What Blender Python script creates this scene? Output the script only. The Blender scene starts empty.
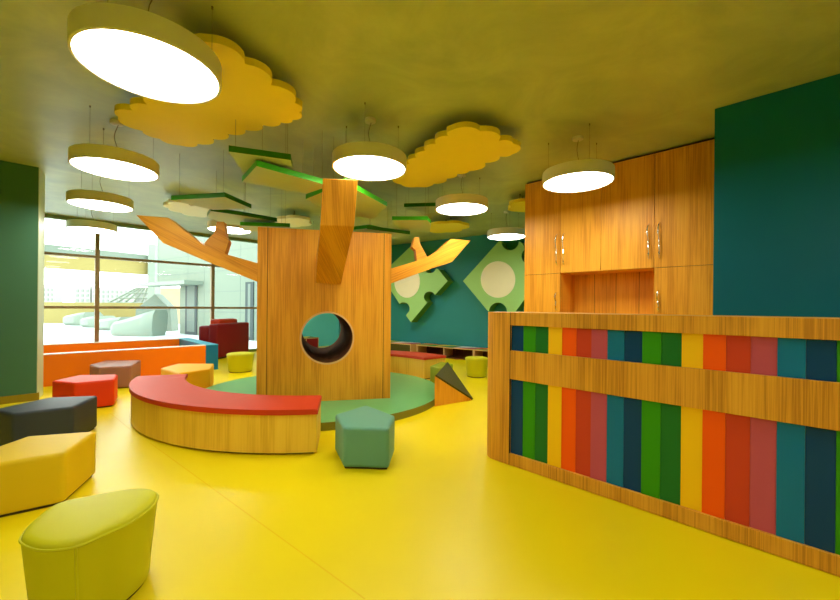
import bpy, bmesh, math, random
from mathutils import Vector, Matrix
from mathutils.geometry import intersect_line_plane
random.seed(4)
PI = math.pi
SC = bpy.context.scene
COL = SC.collection
H = 1.2                      # eye height
CEIL = 2.878
FPX, CX, CY, ROLL = 388.0, 420.0, 306.5, 0.009

# ------------------------------------------------------------------ camera
cam_d = bpy.data.cameras.new('camera'); cam = bpy.data.objects.new('camera', cam_d); COL.objects.link(cam)
cam_d.sensor_width = 36.0; cam_d.lens = FPX / 840 * 36; cam_d.shift_y = 6.5 / 840; cam_d.clip_start = 0.05; cam_d.clip_end = 300
c_, s_ = math.cos(ROLL), math.sin(ROLL)
M = Matrix(((c_, -s_, 0, 0), (0, 0, -1, 0), (s_, c_, 0, H), (0, 0, 0, 1)))
cam.matrix_world = M
SC.camera = cam

# measured sight lines -> real points at a known height or on a known wall
def ray(px, py):
    u, v = px - CX, py - CY
    return Vector((c_ * u + s_ * v, FPX, s_ * u - c_ * v))
def P(px, py, z):
    d = ray(px, py); k = (z - H) / d.z
    return Vector((d.x * k, d.y * k, z))
def PD(px, py, y):
    d = ray(px, py); k = y / d.y
    return Vector((d.x * k, y, H + d.z * k))
def PW(px, py, o, e):          # o: plan point, e: plan direction of a vertical wall
    d = ray(px, py); n = (e[1], -e[0])
    k = (o[0] * n[0] + o[1] * n[1]) / (d.x * n[0] + d.y * n[1])
    return Vector((d.x * k, d.y * k, H + d.z * k))

# ------------------------------------------------------------------ materials
def newmat(name):
    m = bpy.data.materials.new(name); m.use_nodes = True
    nt = m.node_tree; b = nt.nodes['Principled BSDF']
    return m, nt, b
def mat(name, col, rough=0.6, noise=0.0, nscale=6.0, bump=0.0, bscale=200.0, spec=0.22, metal=0.0, coat=0.0):
    m, nt, b = newmat(name)
    b.inputs['Roughness'].default_value = rough
    b.inputs['Metallic'].default_value = metal
    b.inputs['Specular IOR Level'].default_value = spec
    b.inputs['Coat Weight'].default_value = coat
    b.inputs['Coat Roughness'].default_value = 0.2
    tc = nt.nodes.new('ShaderNodeTexCoord')
    n = nt.nodes.new('ShaderNodeTexNoise'); n.inputs['Scale'].default_value = nscale; n.inputs['Detail'].default_value = 5
    nt.links.new(tc.outputs['Object'], n.inputs['Vector'])
    mx = nt.nodes.new('ShaderNodeMix'); mx.data_type = 'RGBA'
    a = max(noise, 0.02)
    mx.inputs[6].default_value = (*[max(0, c * (1 - a)) for c in col], 1)
    mx.inputs[7].default_value = (*[min(1, c * (1 + a)) for c in col], 1)
    nt.links.new(n.outputs['Fac'], mx.inputs[0]); nt.links.new(mx.outputs[2], b.inputs['Base Color'])
    if bump:
        n2 = nt.nodes.new('ShaderNodeTexNoise'); n2.inputs['Scale'].default_value = bscale
        nt.links.new(tc.outputs['Object'], n2.inputs['Vector'])
        bp = nt.nodes.new('ShaderNodeBump'); bp.inputs['Strength'].default_value = bump; bp.inputs['Distance'].default_value = 0.002
        nt.links.new(n2.outputs['Fac'], bp.inputs['Height']); nt.links.new(bp.outputs['Normal'], b.inputs['Normal'])
    return m
def wood(name, c0, c1, c2, rough=0.42, seed=0.0, ys=1.0, rot=0.0, axis='z', fine=1.0, spec=0.22, yaw=0.0):
    """oak veneer: fine pores, soft bands and cathedral figure along one axis"""
    m, nt, b = newmat(name)
    b.inputs['Roughness'].default_value = rough; b.inputs['Specular IOR Level'].default_value = spec
    L = nt.links.new
    tc = nt.nodes.new('ShaderNodeTexCoord')
    mp = nt.nodes.new('ShaderNodeMapping'); mp.inputs['Location'].default_value = (seed, seed * 1.7, seed * .6)
    mp.inputs['Rotation'].default_value = (0, rot, yaw)
    L(tc.outputs['Object'], mp.inputs['Vector'])
    def scaled(v):
        q = nt.nodes.new('ShaderNodeVectorMath'); q.operation = 'MULTIPLY'; q.inputs[1].default_value = v
        L(mp.outputs['Vector'], q.inputs[0]); return q.outputs[0]
    n1 = nt.nodes.new('ShaderNodeTexNoise'); n1.inputs['Scale'].default_value = 1; n1.inputs['Detail'].default_value = 3
    L(scaled((2.6, 2.6 * ys, 0.45)), n1.inputs['Vector'])
    m1 = nt.nodes.new('ShaderNodeMath'); m1.operation = 'MULTIPLY'; m1.inputs[1].default_value = 26
    L(n1.outputs['Fac'], m1.inputs[0])
    sn = nt.nodes.new('ShaderNodeMath'); sn.operation = 'SINE'; L(m1.outputs[0], sn.inputs[0])
    r1 = nt.nodes.new('ShaderNodeMapRange'); r1.inputs[1].default_value = -1; r1.inputs[2].default_value = 1; L(sn.outputs[0], r1.inputs[0])
    n2 = nt.nodes.new('ShaderNodeTexNoise'); n2.inputs['Scale'].default_value = 1; n2.inputs['Detail'].default_value = 4; n2.inputs['Roughness'].default_value = .65
    L(scaled((95 * fine, 95 * fine * ys, 1.6)), n2.inputs['Vector'])
    n3 = nt.nodes.new('ShaderNodeTexNoise'); n3.inputs['Scale'].default_value = 1; n3.inputs['Detail'].default_value = 2
    L(scaled((9, 9 * ys, 0.3)), n3.inputs['Vector'])
    a = nt.nodes.new('ShaderNodeMath'); a.operation = 'MULTIPLY_ADD'; a.inputs[1].default_value = .17
    L(r1.outputs[0], a.inputs[0]); L(n2.outputs['Fac'], a.inputs[2])
    a2 = nt.nodes.new('ShaderNodeMath'); a2.operation = 'MULTIPLY_ADD'; a2.inputs[1].default_value = .22
    L(n3.outputs['Fac'], a2.inputs[0]); L(a.outputs[0], a2.inputs[2])
    cr = nt.nodes.new('ShaderNodeValToRGB')
    cr.color_ramp.elements[0].position = .47; cr.color_ramp.elements[0].color = (*c0, 1)
    cr.color_ramp.elements[1].position = .86; cr.color_ramp.elements[1].color = (*c2, 1)
    e = cr.color_ramp.elements.new(.68); e.color = (*c1, 1)
    L(a2.outputs[0], cr.inputs[0]); L(cr.outputs[0], b.inputs['Base Color'])
    bp = nt.nodes.new('ShaderNodeBump'); bp.inputs['Strength'].default_value = .03; bp.inputs['Distance'].default_value = .002
    L(n2.outputs['Fac'], bp.inputs['Height']); L(bp.outputs['Normal'], b.inputs['Normal'])
    return m
def emis(name, col, strength):
    m, nt, b = newmat(name)
    b.inputs['Base Color'].default_value = (.8, .8, .8, 1)
    b.inputs['Emission Color'].default_value = (*col, 1); b.inputs['Emission Strength'].default_value = strength
    return m

MT = {}
OAK = ((.86, .43, .035), (.80, .37, .026), (.62, .25, .014))
MT['oak'] = wood('oak_veneer', *OAK, seed=3.1)
MT['oak_tree'] = wood('oak_veneer_tree', *OAK, seed=8.3)
MT['oak_counter'] = wood('oak_veneer_counter', (.80, .41, .035), (.72, .34, .026), (.50, .21, .014), seed=5.2, fine=1.3)
MT['oak_bench'] = wood('oak_veneer_bench', (.90, .60, .06), (.86, .55, .05), (.74, .44, .035), seed=1.4)
MT['oak_slant'] = wood('oak_veneer_slant', *OAK, seed=2.2, ys=.02, rot=math.radians(62))
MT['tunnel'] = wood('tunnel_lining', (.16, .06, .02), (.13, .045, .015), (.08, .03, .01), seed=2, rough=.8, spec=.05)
MT['oak_edge'] = mat('oak_edge', (.75, .45, .18), .6, .15, 30)
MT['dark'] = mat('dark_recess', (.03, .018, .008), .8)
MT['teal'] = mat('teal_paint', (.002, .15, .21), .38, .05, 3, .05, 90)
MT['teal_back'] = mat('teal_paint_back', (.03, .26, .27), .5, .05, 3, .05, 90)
MT['green_wall'] = mat('green_paint', (.06, .18, .095), .45, .05, 3, .05, 90)
MT['white_wall'] = mat('white_paint', (.72, .72, .66), .6, .03)
MT['frame'] = mat('window_frame_metal', (.28, .20, .09), .4, .05, metal=.3)
MT['lime_edge'] = mat('green_edge', (.05, .42, .01), .45)
MT['dark_edge'] = mat('dark_green_edge', (.03, .20, .008), .45)
MT['leaf_under'] = mat('leaf_panel_face', (.52, .64, .42), .5, .05)
MT['cloud'] = mat('cloud_yellow', (.93, .74, .05), .55, .03)
MT['cloud_pale'] = mat('cloud_pale', (.90, .90, .76), .55, .03)
MT['lamp_body'] = mat('lamp_housing_white', (.76, .74, .60), .45)
MT['lamp_light'] = emis('lamp_diffuser', (1.0, .975, .90), 12)
MT['cable'] = mat('steel_cable', (.25, .22, .12), .4, metal=.6)
MT['chrome'] = mat('chrome', (.8, .8, .8), .12, metal=1.0)
MT['orange'] = mat('orange_paint', (.95, .20, .005), .35, .02)
MT['white'] = mat('white_edge', (.9, .88, .8), .5)
MT['blue'] = mat('blue_paint', (.01, .17, .33), .4)
MT['blue_light'] = mat('blue_light_paint', (.05, .42, .62), .4)
MT['platform'] = mat('platform_green', (.13, .42, .13), .3, .04, 4)
MT['platform_edge'] = mat('platform_edge', (.22, .22, .03), .5)
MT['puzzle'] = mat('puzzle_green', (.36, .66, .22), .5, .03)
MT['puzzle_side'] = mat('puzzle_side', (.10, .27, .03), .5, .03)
MT['cream'] = mat('cream_disc', (.95, .88, .60), .5, .03)
MT['plinth'] = mat('plinth_dark', (.05, .04, .015), .7)
def vinyl(name, col, r=.5): return mat(name, col, r, .03, 5, .25, 420)
VC = {'lime': (.56, .54, .004), 'mustard': (.72, .50, .006), 'slate': (.045, .055, .06), 'red': (.80, .05, .006), 'mauve': (.33, .15, .10),
      'amber': (.85, .43, .01), 'aqua': (.13, .34, .225), 'seat_red': (.58, .045, .010), 'maroon': (.22, .008, .010), 'green': (.30, .36, .01), 'olive': (.07, .06, .006)}
for k, v in VC.items(): MT['v_' + k] = vinyl('vinyl_' + k, v)
SC_ = {'navy': (.001, .05, .15), 'green': (.035, .30, .004), 'dark_green': (.012, .17, .022), 'yellow': (.97, .58, .006), 'orange': (.95, .11, .002),
       'red': (.60, .055, .018), 'mauve': (.52, .085, .12), 'teal': (.004, .17, .33)}
for k, v in SC_.items(): MT['s_' + k] = mat('strip_' + k, v, .4, .02)

# ceiling: stucco plaster with cloudy trowel marks
m, nt, b = newmat('stucco_ceiling'); MT['ceiling'] = m
tc = nt.nodes.new('ShaderNodeTexCoord'); n = nt.nodes.new('ShaderNodeTexNoise'); n.inputs['Scale'].default_value = 1.3; n.inputs['Detail'].default_value = 8; n.inputs['Roughness'].default_value = .62; n.inputs['Distortion'].default_value = 1.2
nt.links.new(tc.outputs['Object'], n.inputs['Vector'])
cr = nt.nodes.new('ShaderNodeValToRGB'); cr.color_ramp.elements[0].position = .3; cr.color_ramp.elements[0].color = (.36, .42, .26, 1)
cr.color_ramp.elements[1].position = .72; cr.color_ramp.elements[1].color = (.54, .60, .33, 1)
nt.links.new(n.outputs['Fac'], cr.inputs[0]); nt.links.new(cr.outputs[0], b.inputs['Base Color']); b.inputs['Roughness'].default_value = .42
# floor: seamless yellow vinyl
m, nt, b = newmat('yellow_floor'); MT['floor'] = m
tc = nt.nodes.new('ShaderNodeTexCoord'); n = nt.nodes.new('ShaderNodeTexNoise'); n.inputs['Scale'].default_value = .9; n.inputs['Detail'].default_value = 3
nt.links.new(tc.outputs['Object'], n.inputs['Vector'])
cr = nt.nodes.new('ShaderNodeValToRGB'); cr.color_ramp.elements[0].color = (.78, .63, .002, 1); cr.color_ramp.elements[1].color = (.85, .68, .003, 1)
nt.links.new(n.outputs['Fac'], cr.inputs[0]); nt.links.new(cr.outputs[0], b.inputs['Base Color'])
n2 = nt.nodes.new('ShaderNodeTexNoise'); n2.inputs['Scale'].default_value = 5; n2.inputs['Detail'].default_value = 4
nt.links.new(tc.outputs['Object'], n2.inputs['Vector'])
mr = nt.nodes.new('ShaderNodeMapRange'); mr.inputs[3].default_value = .30; mr.inputs[4].default_value = .42
b.inputs['Specular IOR Level'].default_value = .28; nt.links.new(n2.outputs['Fac'], mr.inputs[0]); nt.links.new(mr.outputs[0], b.inputs['Roughness'])
# glass
m = bpy.data.materials.new('window_glass'); m.use_nodes = True; nt = m.node_tree; nt.nodes.clear(); MT['glass'] = m
o = nt.nodes.new('ShaderNodeOutputMaterial'); mxs = nt.nodes.new('ShaderNodeMixShader'); tr = nt.nodes.new('ShaderNodeBsdfTransparent'); gl = nt.nodes.new('ShaderNodeBsdfGlossy')
tr.inputs['Color'].default_value = (.93, .98, .95, 1); gl.inputs['Roughness'].default_value = .02
fr = nt.nodes.new('ShaderNodeFresnel'); fr.inputs['IOR'].default_value = 1.3
nt.links.new(fr.outputs[0], mxs.inputs[0]); nt.links.new(tr.outputs[0], mxs.inputs[1]); nt.links.new(gl.outputs[0], mxs.inputs[2]); nt.links.new(mxs.outputs[0], o.inputs[0])

# ------------------------------------------------------------------ mesh helpers (points given in world space)
def V(*a): return Vector(a)
def obj(name, bm, m, parent=None, smooth=False, mats=None):
    me = bpy.data.meshes.new(name)
    bmesh.ops.recalc_face_normals(bm, faces=bm.faces[:])
    org = Vector((0, 0, 0)); q = parent
    while q is not None:
        org = org + q.location; q = q.parent
    if parent is None:
        xs = [v.co for v in bm.verts]
        org = Vector(((min(v.x for v in xs) + max(v.x for v in xs)) / 2, (min(v.y for v in xs) + max(v.y for v in xs)) / 2, min(v.z for v in xs)))
    bmesh.ops.translate(bm, verts=bm.verts[:], vec=-org)
    if smooth:
        for f in bm.faces: f.smooth = True
    bm.to_mesh(me); bm.free()
    for x in (mats or [m]): me.materials.append(x)
    if smooth:
        try: me.set_sharp_from_angle(angle=math.radians(38))
        except Exception: pass
    o = bpy.data.objects.new(name, me); COL.objects.link(o)
    if parent is None: o.location = org
    else: o.parent = parent
    return o
def thing(name, label, cat, loc, group=None):
    o = bpy.data.objects.new(name, None); COL.objects.link(o); o.location = loc; o.empty_display_size = .1
    o['label'] = label; o['category'] = cat
    if group: o['group'] = group
    return o
def tag(o, label, cat, group=None):
    o['label'] = label; o['category'] = cat
    if group: o['group'] = group
    return o
def struct(name, bm, m, parent=None):
    o = obj(name, bm, m, parent)
    if parent is None: o['kind'] = 'structure'
    return o
def prism(bm, pts, z0, z1, mi_side=None, mi_top=None):
    """pts: plan points (x, y); vertical extrusion between z0 and z1"""
    lo = [bm.verts.new((p[0], p[1], z0)) for p in pts]; hi = [bm.verts.new((p[0], p[1], z1)) for p in pts]
    n = len(pts); fs = []
    a = bm.faces.new(lo[::-1]); c = bm.faces.new(hi)
    for i in range(n): fs.append(bm.faces.new((lo[i], lo[(i + 1) % n], hi[(i + 1) % n], hi[i])))
    if mi_side is not None:
        for f in fs: f.material_index = mi_side
    return a, c, fs
def slab(bm, pts, vec, mi_side=None):
    """pts: 3D planar outline extruded along vec"""
    lo = [bm.verts.new(p) for p in pts]; hi = [bm.verts.new(Vector(p) + Vector(vec)) for p in pts]
    n = len(pts); bm.faces.new(lo[::-1]); bm.faces.new(hi)
    for i in range(n):
        f = bm.faces.new((lo[i], lo[(i + 1) % n], hi[(i + 1) % n], hi[i]))
        if mi_side is not None: f.material_index = mi_side
def fbox(bm, o, e, x0, x1, y0, y1, z0, z1):
    """box in a wall frame: origin o (plan), e along, n = e turned left (90 deg)"""
    n = (-e[1], e[0])
    q = lambda a, c: (o[0] + e[0] * a + n[0] * c, o[1] + e[1] * a + n[1] * c)
    prism(bm, [q(x0, y0), q(x1, y0), q(x1, y1), q(x0, y1)], z0, z1)
def bevel(bm, off, seg=2, edges=None):
    bmesh.ops.bevel(bm, geom=edges or bm.edges[:], offset=off, segments=seg, profile=.6, affect='EDGES', clamp_overlap=True)
def tube(bm, pts, r, n=8, closed=False):
    pts = [Vector(p) for p in pts]; rings = []
    for i, p in enumerate(pts):
        a = pts[i - 1] if (i or closed) else pts[0]; c = pts[(i + 1) % len(pts)] if (i < len(pts) - 1 or closed) else pts[-1]
        d = (c - a).normalized(); up = Vector((0, 0, 1)) if abs(d.z) < .9 else Vector((1, 0, 0))
        s = d.cross(up).normalized(); t = s.cross(d)
        rr = r[i] if isinstance(r, (list, tuple)) else r
        rings.append([bm.verts.new(p + s * rr * math.cos(2 * PI * k / n) + t * rr * math.sin(2 * PI * k / n)) for k in range(n)])
    m_ = len(rings)
    for i in range(m_ if closed else m_ - 1):
        A, B = rings[i], rings[(i + 1) % m_]
        for k in range(n): bm.faces.new((A[k], A[(k + 1) % n], B[(k + 1) % n], B[k]))
    if not closed: bm.faces.new(rings[0][::-1]); bm.faces.new(rings[-1])
def loft(bm, rings):
    R = [[bm.verts.new(p) for p in r] for r in rings]; n = len(R[0])
    for A, B in zip(R, R[1:]):
        for k in range(n): bm.faces.new((A[k], A[(k + 1) % n], B[(k + 1) % n], B[k]))
    bm.faces.new(R[0][::-1]); bm.faces.new(R[-1])
def circ(cx, cy, r, n=48, a0=0, a1=2 * PI, end=False):
    k = n + 1 if end else n
    return [(cx + r * math.cos(a0 + (a1 - a0) * i / n), cy + r * math.sin(a0 + (a1 - a0) * i / n)) for i in range(k)]
def smooth_closed(pts, per=6):
    out = []; n = len(pts)
    for i in range(n):
        p0, p1, p2, p3 = (Vector(pts[(i + j - 1) % n]) for j in range(4))
        for k in range(per):
            t = k / per
            out.append(.5 * ((2 * p1) + (-p0 + p2) * t + (2 * p0 - 5 * p1 + 4 * p2 - p3) * t * t + (-p0 + 3 * p1 - 3 * p2 + p3) * t ** 3))
    return out
def NB(): return bmesh.new()

# ------------------------------------------------------------------ room shell
R2 = math.sqrt(.5)
EA = (R2, R2)          # along the window wall
EB = (R2, -R2)         # along counter and cupboard wall
I_ = (-2.48, 11.88); EW = (.809, -.588); W0 = (-.763, 10.63)
room = [(-10.5, 3.86), I_, (3.63, 7.44), (1.82, 5.62), (3.32, 4.12), (2.456, 3.253), (6.0, -.29), (6.0, -4.0), (-9.0, -4.0), (-10.5, -2)]
bm = NB(); prism(bm, room, -.15, 0); struct('floor', bm, MT['floor'])
bm = NB(); prism(bm, room, CEIL, CEIL + .2); struct('ceiling', bm, MT['ceiling'])
def wallseg(name, a, b, m, z0=0, z1=CEIL, th=.15, side=1):
    a, b = Vector(a), Vector(b); e = (b - a).normalized(); n = Vector((-e.y, e.x)) * side * th
    bm = NB(); prism(bm, [a, b, b + n, a + n], z0, z1); return struct(name, bm, m)
WIN_R = (-4.15, 10.21)
wallseg('wall_window_side', WIN_R, I_, mat('teal_paint_daylit', (.16, .78, .86), .5, .04, 3))  # window daylight is put into the colour: paler than the other teal walls
wallseg('wall_back', I_, (3.63, 7.44), MT['teal_back'])
wallseg('wall_recess', (3.63, 7.44), (1.82, 5.62), MT['teal_back'], side=-1 * -1)
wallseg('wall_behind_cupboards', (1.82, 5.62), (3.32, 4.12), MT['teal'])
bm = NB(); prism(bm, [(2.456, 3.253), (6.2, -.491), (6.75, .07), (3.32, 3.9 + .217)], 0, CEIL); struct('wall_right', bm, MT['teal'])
wallseg('wall_east', (6.0, -.29), (6.0, -4.0), MT['white_wall'])
wallseg('wall_rear', (6.0, -4.0), (-9.0, -4.0), MT['white_wall'])
wallseg('wall_west', (-9.0, -4.0), (-10.5, -2), MT['white_wall'])
wallseg('wall_far_left', (-10.5, -2), (-10.5, 3.86), MT['white_wall'])
# green partition on the left
bm = NB(); prism(bm, [(-4.73, 4.80), (-4.95, 5.10), (-7.8, 2.25), (-7.53, 2.0)], 0, CEIL); struct('wall_left', bm, MT['green_wall'])
bm = NB(); prism(bm, [(-4.725, 4.802), (-4.945, 5.102), (-4.951, 5.098), (-4.731, 4.798)], 0, CEIL - .002); struct('trim_3', bm, mat('pale_corner_trim', (.55, .62, .40), .4))
bm = NB(); prism(bm, [(-4.70, 4.80), (-4.74, 4.84), (-7.54, 2.04), (-7.50, 2.0)], 0, .09)
MT['base'] = mat('baseboard_olive', (.30, .22, .01), .4); struct('baseboard_left', bm, MT['base'])
bm = NB(); fbox(bm, I_, EW, .02, 7.5, -.02, -.002, 0, .07); struct('baseboard_back', bm, MT['base'])
# floor welds
bm = NB()
for a, b in ((P(150, 443, 0), P(365, 599, 0)), (P(110, 413, 0), P(131, 430, 0))):
    d = (b - a).normalized(); s = Vector((-d.y, d.x, 0)) * .003
    prism(bm, [a - s, b - s, b + s, a + s], .0002, .0006)
struct('trim_1', bm, mat('floor_weld', (.78, .55, .004), .5))

# ------------------------------------------------------------------ window
OW = (-10.5, 3.86)       # start of the window wall, along EA
Lw = math.hypot(WIN_R[0] - OW[0], WIN_R[1] - OW[1])
def tw(px):              # position along the window wall
    p = PW(px, 300, OW, EA); return (p.x - OW[0]) * EA[0] + (p.y - OW[1]) * EA[1]
zu = PW(97, 257, OW, EA).z; zl = PW(97, 307.4, OW, EA).z
win = thing('window_1', 'wide glazed wall with brown metal mullions', 'window', (OW[0], OW[1], 0)); win['kind'] = 'structure'
del win['category']
bm = NB(); fbox(bm, OW, EA, 0, Lw, 0.02, 0.032, .05, CEIL - .06); obj('glass_pane', bm, MT['glass'], win)
bm = NB(); fbox(bm, OW, EA, 0, Lw, -.05, .08, CEIL - .07, CEIL); obj('head_rail', bm, mat('head_rail', (.22, .29, .13), .5), win)
bm = NB(); fbox(bm, OW, EA, 0, Lw, -.05, .08, 0, .06); obj('sill_rail', bm, mat('sill_rail', (.22, .26, .05), .5), win)
for z in (zu, zl):
    bm = NB(); fbox(bm, OW, EA, 0, Lw, -.03, .07, z - .025, z + .025); obj('transom', bm, MT['frame'], win)
for t in (tw(97) - 2.75, tw(97), tw(97) + (tw(212.5) - tw(97)), Lw - .035):
    bm = NB(); fbox(bm, OW, EA, t - .035, t + .035, -.035, .075, .05, CEIL - .06); obj('mullion', bm, MT['frame'], win)

# ------------------------------------------------------------------ pendant lamps
lamp_n = 0
def make_lamp(x, y, label, rb=.330, zb=2.425, th=.115):
    t = thing('pendant_lamp', label, 'lamp', (x, y, zb), 'round disc pendant lamps on the ceiling')
    bm = NB(); n = 64
    ri = rb - .016
    rings = [[(x + r * math.cos(2 * PI * k / n), y + r * math.sin(2 * PI * k / n), z) for k in range(n)] for r, z in
             ((ri, zb + .03), (ri, zb + .004), (ri + .004, zb), (rb - .004, zb), (rb, zb + .004), (rb, zb + th - .006), (rb - .006, zb + th))]
    loft(bm, rings); obj('lamp_housing', bm, MT['lamp_body'], t, smooth=True)
    bm = NB(); prism(bm, circ(x, y, ri - .002, n), zb + .006, zb + .022); obj('diffuser', bm, MT['lamp_light'], t)
    for k in range(3):
        a = k * 2 * PI / 3 + .5
        px, py = x + (rb - .05) * math.cos(a), y + (rb - .05) * math.sin(a)
        bm = NB(); tube(bm, [(px, py, zb + th - .005), (px, py, CEIL - .002)], .0012, 6); obj('suspension_wire', bm, MT['cable'], t)
        bm = NB(); prism(bm, circ(px, py, .006, 10), CEIL - .015, CEIL); obj('ceiling_anchor', bm, MT['cable'], t)
    bm = NB(); prism(bm, circ(x, y, .05, 24), CEIL - .03, CEIL); bevel(bm, .005, 2, [e for e in bm.edges if abs(e.verts[0].co.z - e.verts[1].co.z) < 1e-5]); obj('ceiling_rose', bm, MT['lamp_body'], t, smooth=True)
    bm = NB(); pts = [(x + .012 * math.sin(i * .9), y + .012 * math.cos(i * .7), zb + th - .004 + (CEIL - .02 - zb - th) * i / 8) for i in range(9)]
    tube(bm, pts, .003, 6); obj('power_cord', bm, MT['cable'], t)
    return t
def copy_tree(o, parent=None):
    c = o.copy(); COL.objects.link(c)
    if parent: c.parent = parent
    for ch in list(o.children): copy_tree(ch, c)
    return c
LAMPS = [(-1.430, 2.05, 'largest and nearest round pendant lamp, hanging in front of the big yellow cloud'),
         (-2.806, 3.57, 'round pendant lamp second nearest in the left row, below the tip of the big cloud'),
         (-4.02, 4.88, 'round pendant lamp third in the left row, just above the window head'),
         (-5.5, 6.5, 'farthest round pendant lamp of the left row, its glow merging with the window'),
         (-3.15, 6.4, 'round pendant lamp behind the forked left tree branch'),
         (-.462, 3.48, 'round pendant lamp beside the upright front branch, between leaf panel and cloud'),
         (.515, 4.9, 'round pendant lamp below the tip of the far yellow cloud, in front of teal wall'),
         (1.535, 3.81, 'round pendant lamp hanging in front of the oak cupboards'),
         (1.50, 6.79, 'small distant round pendant lamp beside the cupboard edge over a puzzle piece'),
         ]
proto = make_lamp(*LAMPS[0])
for x, y, lb in LAMPS[1:]:
    c = copy_tree(proto); c.location = (x, y, proto.location.z); c['label'] = lb
for x, y in ((-1.9, 7.6), (-1.0, 8.7)):      # added lamps, unseen behind the trunk, to brighten the back wall
    c = copy_tree(proto); c.location = (x, y, proto.location.z); c['label'] = 'round pendant lamp added unseen behind the tree trunk to brighten the back wall'
for x, y in ((-3.0, -.6), (0.0, -.4), (2.3, .7), (3.4, -1.6)):      # lamps added out of view around the viewer to brighten the counter
    c = copy_tree(proto); c.location = (x, y, proto.location.z); c['label'] = 'round pendant lamp added out of view around the viewer to brighten the counter'

# ------------------------------------------------------------------ ceiling clouds
def scallop(anchors, bulge=.22, seg=7):
    """anchors go round the outline; each gap becomes an outward arc"""
    n = len(anchors); c = sum((Vector(a[:2]) for a in anchors), Vector((0, 0))) / n
    area = sum(anchors[i][0] * anchors[(i + 1) % n][1] - anchors[(i + 1) % n][0] * anchors[i][1] for i in range(n))
    sg = 1 if area > 0 else -1; out = []
    for i in range(n):
        a, b = Vector(anchors[i][:2]), Vector(anchors[(i + 1) % n][:2]); d = b - a; L_ = d.length
        nr = Vector((d.y, -d.x)).normalized() * sg
        for k in range(seg):
            t = k / seg; h_ = math.sin(PI * t) ** .7
            out.append(a + d * t + nr * L_ * bulge * 1.3 * h_)
    return out
def cloud(pix, label, m='cloud', z=2.715, th=.048, bulge=.22):
    pts = [P(a, b_, z) for a, b_ in pix]
    o_ = scallop(pts, bulge)
    cx = sum(p.x for p in o_) / len(o_); cy = sum(p.y for p in o_) / len(o_)
    t = thing('cloud_panel', label, 'ceiling panel', (cx, cy, z), 'cloud shaped panels under the ceiling')
    bm = NB(); prism(bm, o_, z, z + th); obj('cloud_board', bm, MT[m], t)
    for f in (-.45, 0, .45):
        i = max(range(len(o_)), key=lambda i: (Vector(o_[i]) - Vector((cx, cy))).length); d = (Vector(o_[i]) - Vector((cx, cy))) * f
        bm = NB(); tube(bm, [(cx + d.x, cy + d.y, z + th - .003), (cx + d.x, cy + d.y, CEIL - .001)], .012, 8); obj('spacer', bm, MT['cable'], t)
cloud([(118.7, 117.5), (132.5, 110.5), (147.5, 104.5), (160, 96), (172, 86), (183, 72), (194, 56), (207, 42), (245, 64), (271, 85), (295, 103), (299, 112), (292.5, 120), (281, 122.5), (262.5, 125), (245, 130), (227.5, 134), (212.5, 139), (197.5, 144),
       (180, 145.5), (160, 139), (142.5, 131)], 'big yellow cloud shaped panel partly hidden by the largest lamp')
cloud([(401.4, 184.5), (397, 177), (402, 169), (409.5, 163.6), (416.6, 158), (425.5, 151), (436, 143.5), (448.7, 135.5), (451, 130.5), (480, 131), (498.7, 141), (513, 143.5), (512, 154.6), (499.6, 156.4), (484.5, 163.0), (469, 171.0), (456.8, 174), (446, 178.7), (433.6, 184), (417.5, 187)],
      'yellow cloud shaped panel between two lamps in front of the cupboards')
cloud([(169, 208.6), (170.5, 204.5), (175.5, 202), (190, 205.5), (210, 210), (207, 217), (195.7, 216.5), (182, 213)], 'pale cream cloud shaped panel under the dark edged leaf panel near the window', 'cloud_pale')
cloud([(279, 222), (286, 218.5), (301, 218.5), (308, 222.5), (301, 226.5), (285, 226.5)], 'small pale cloud shaped panel just above the top of the tree trunk', 'cloud_pale')
cloud([(430, 227), (446, 223.5), (463, 224.5), (462, 229.5), (446, 232.5), (430, 232)], 'narrow yellow cloud shaped panel far back under the lamp by the teal wall')
cloud([(511, 207), (519, 202), (530, 204), (531, 211), (519, 212)], 'small cloud shaped panel half hidden by the cupboard corner')

# ------------------------------------------------------------------ hanging leaf panels
def leaf(pix, label, z=2.35, th=.05):
    em = 'dark_edge' if 'dark green' in label or 'nearest' in label else 'lime_edge'
    pts = [P(a, b_, z) for a, b_ in pix]
    cx = sum(p.x for p in pts) / len(pts); cy = sum(p.y for p in pts) / len(pts)
    t = thing('leaf_panel', label, 'ceiling panel', (cx, cy, z), 'green leaf panels hanging around the tree')
    bm = NB(); prism(bm, [p[:2] for p in pts], z, z + th, mi_side=1)
    obj('leaf_board', bm, None, t, mats=[MT['leaf_under'], MT[em]])
    for p in pts[:3]:
        q = Vector((cx, cy)).lerp(Vector(p[:2]), .82)
        bm = NB(); tube(bm, [(q.x, q.y, z + th - .003), (q.x, q.y, CEIL - .001)], .0014, 6); obj('suspension_wire', bm, MT['cable'], t)
leaf([(228.6, 151.5), (290.7, 160), (292.5, 168), (262, 176), (243, 173)], 'green edged leaf panel nearest the big cloud, topmost of its overlapping pair', 2.43)
leaf([(256.5, 166), (330, 186), (306, 194), (242, 182)], 'long bright green edged leaf panel running behind the upright front branch')
leaf([(305.7, 199), (330, 189), (345, 183.5), (387, 206.5), (372, 219), (330, 212)], 'lime edged leaf panel sticking out on both sides of the upright branch', 2.33)
leaf([(351, 230), (370, 228), (392, 233), (375, 240), (350, 238)], 'small green leaf panel just above the trunk, next to the upright branch')
leaf([(367, 229), (410, 234.5), (392, 239), (372, 238)], 'dark green leaf panel overhanging the top corner of the trunk', 2.28)
leaf([(404, 207), (440, 206), (448, 210), (426, 214)], 'dark green leaf panel partly hidden by the lamp near the teal wall', 2.6)
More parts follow.
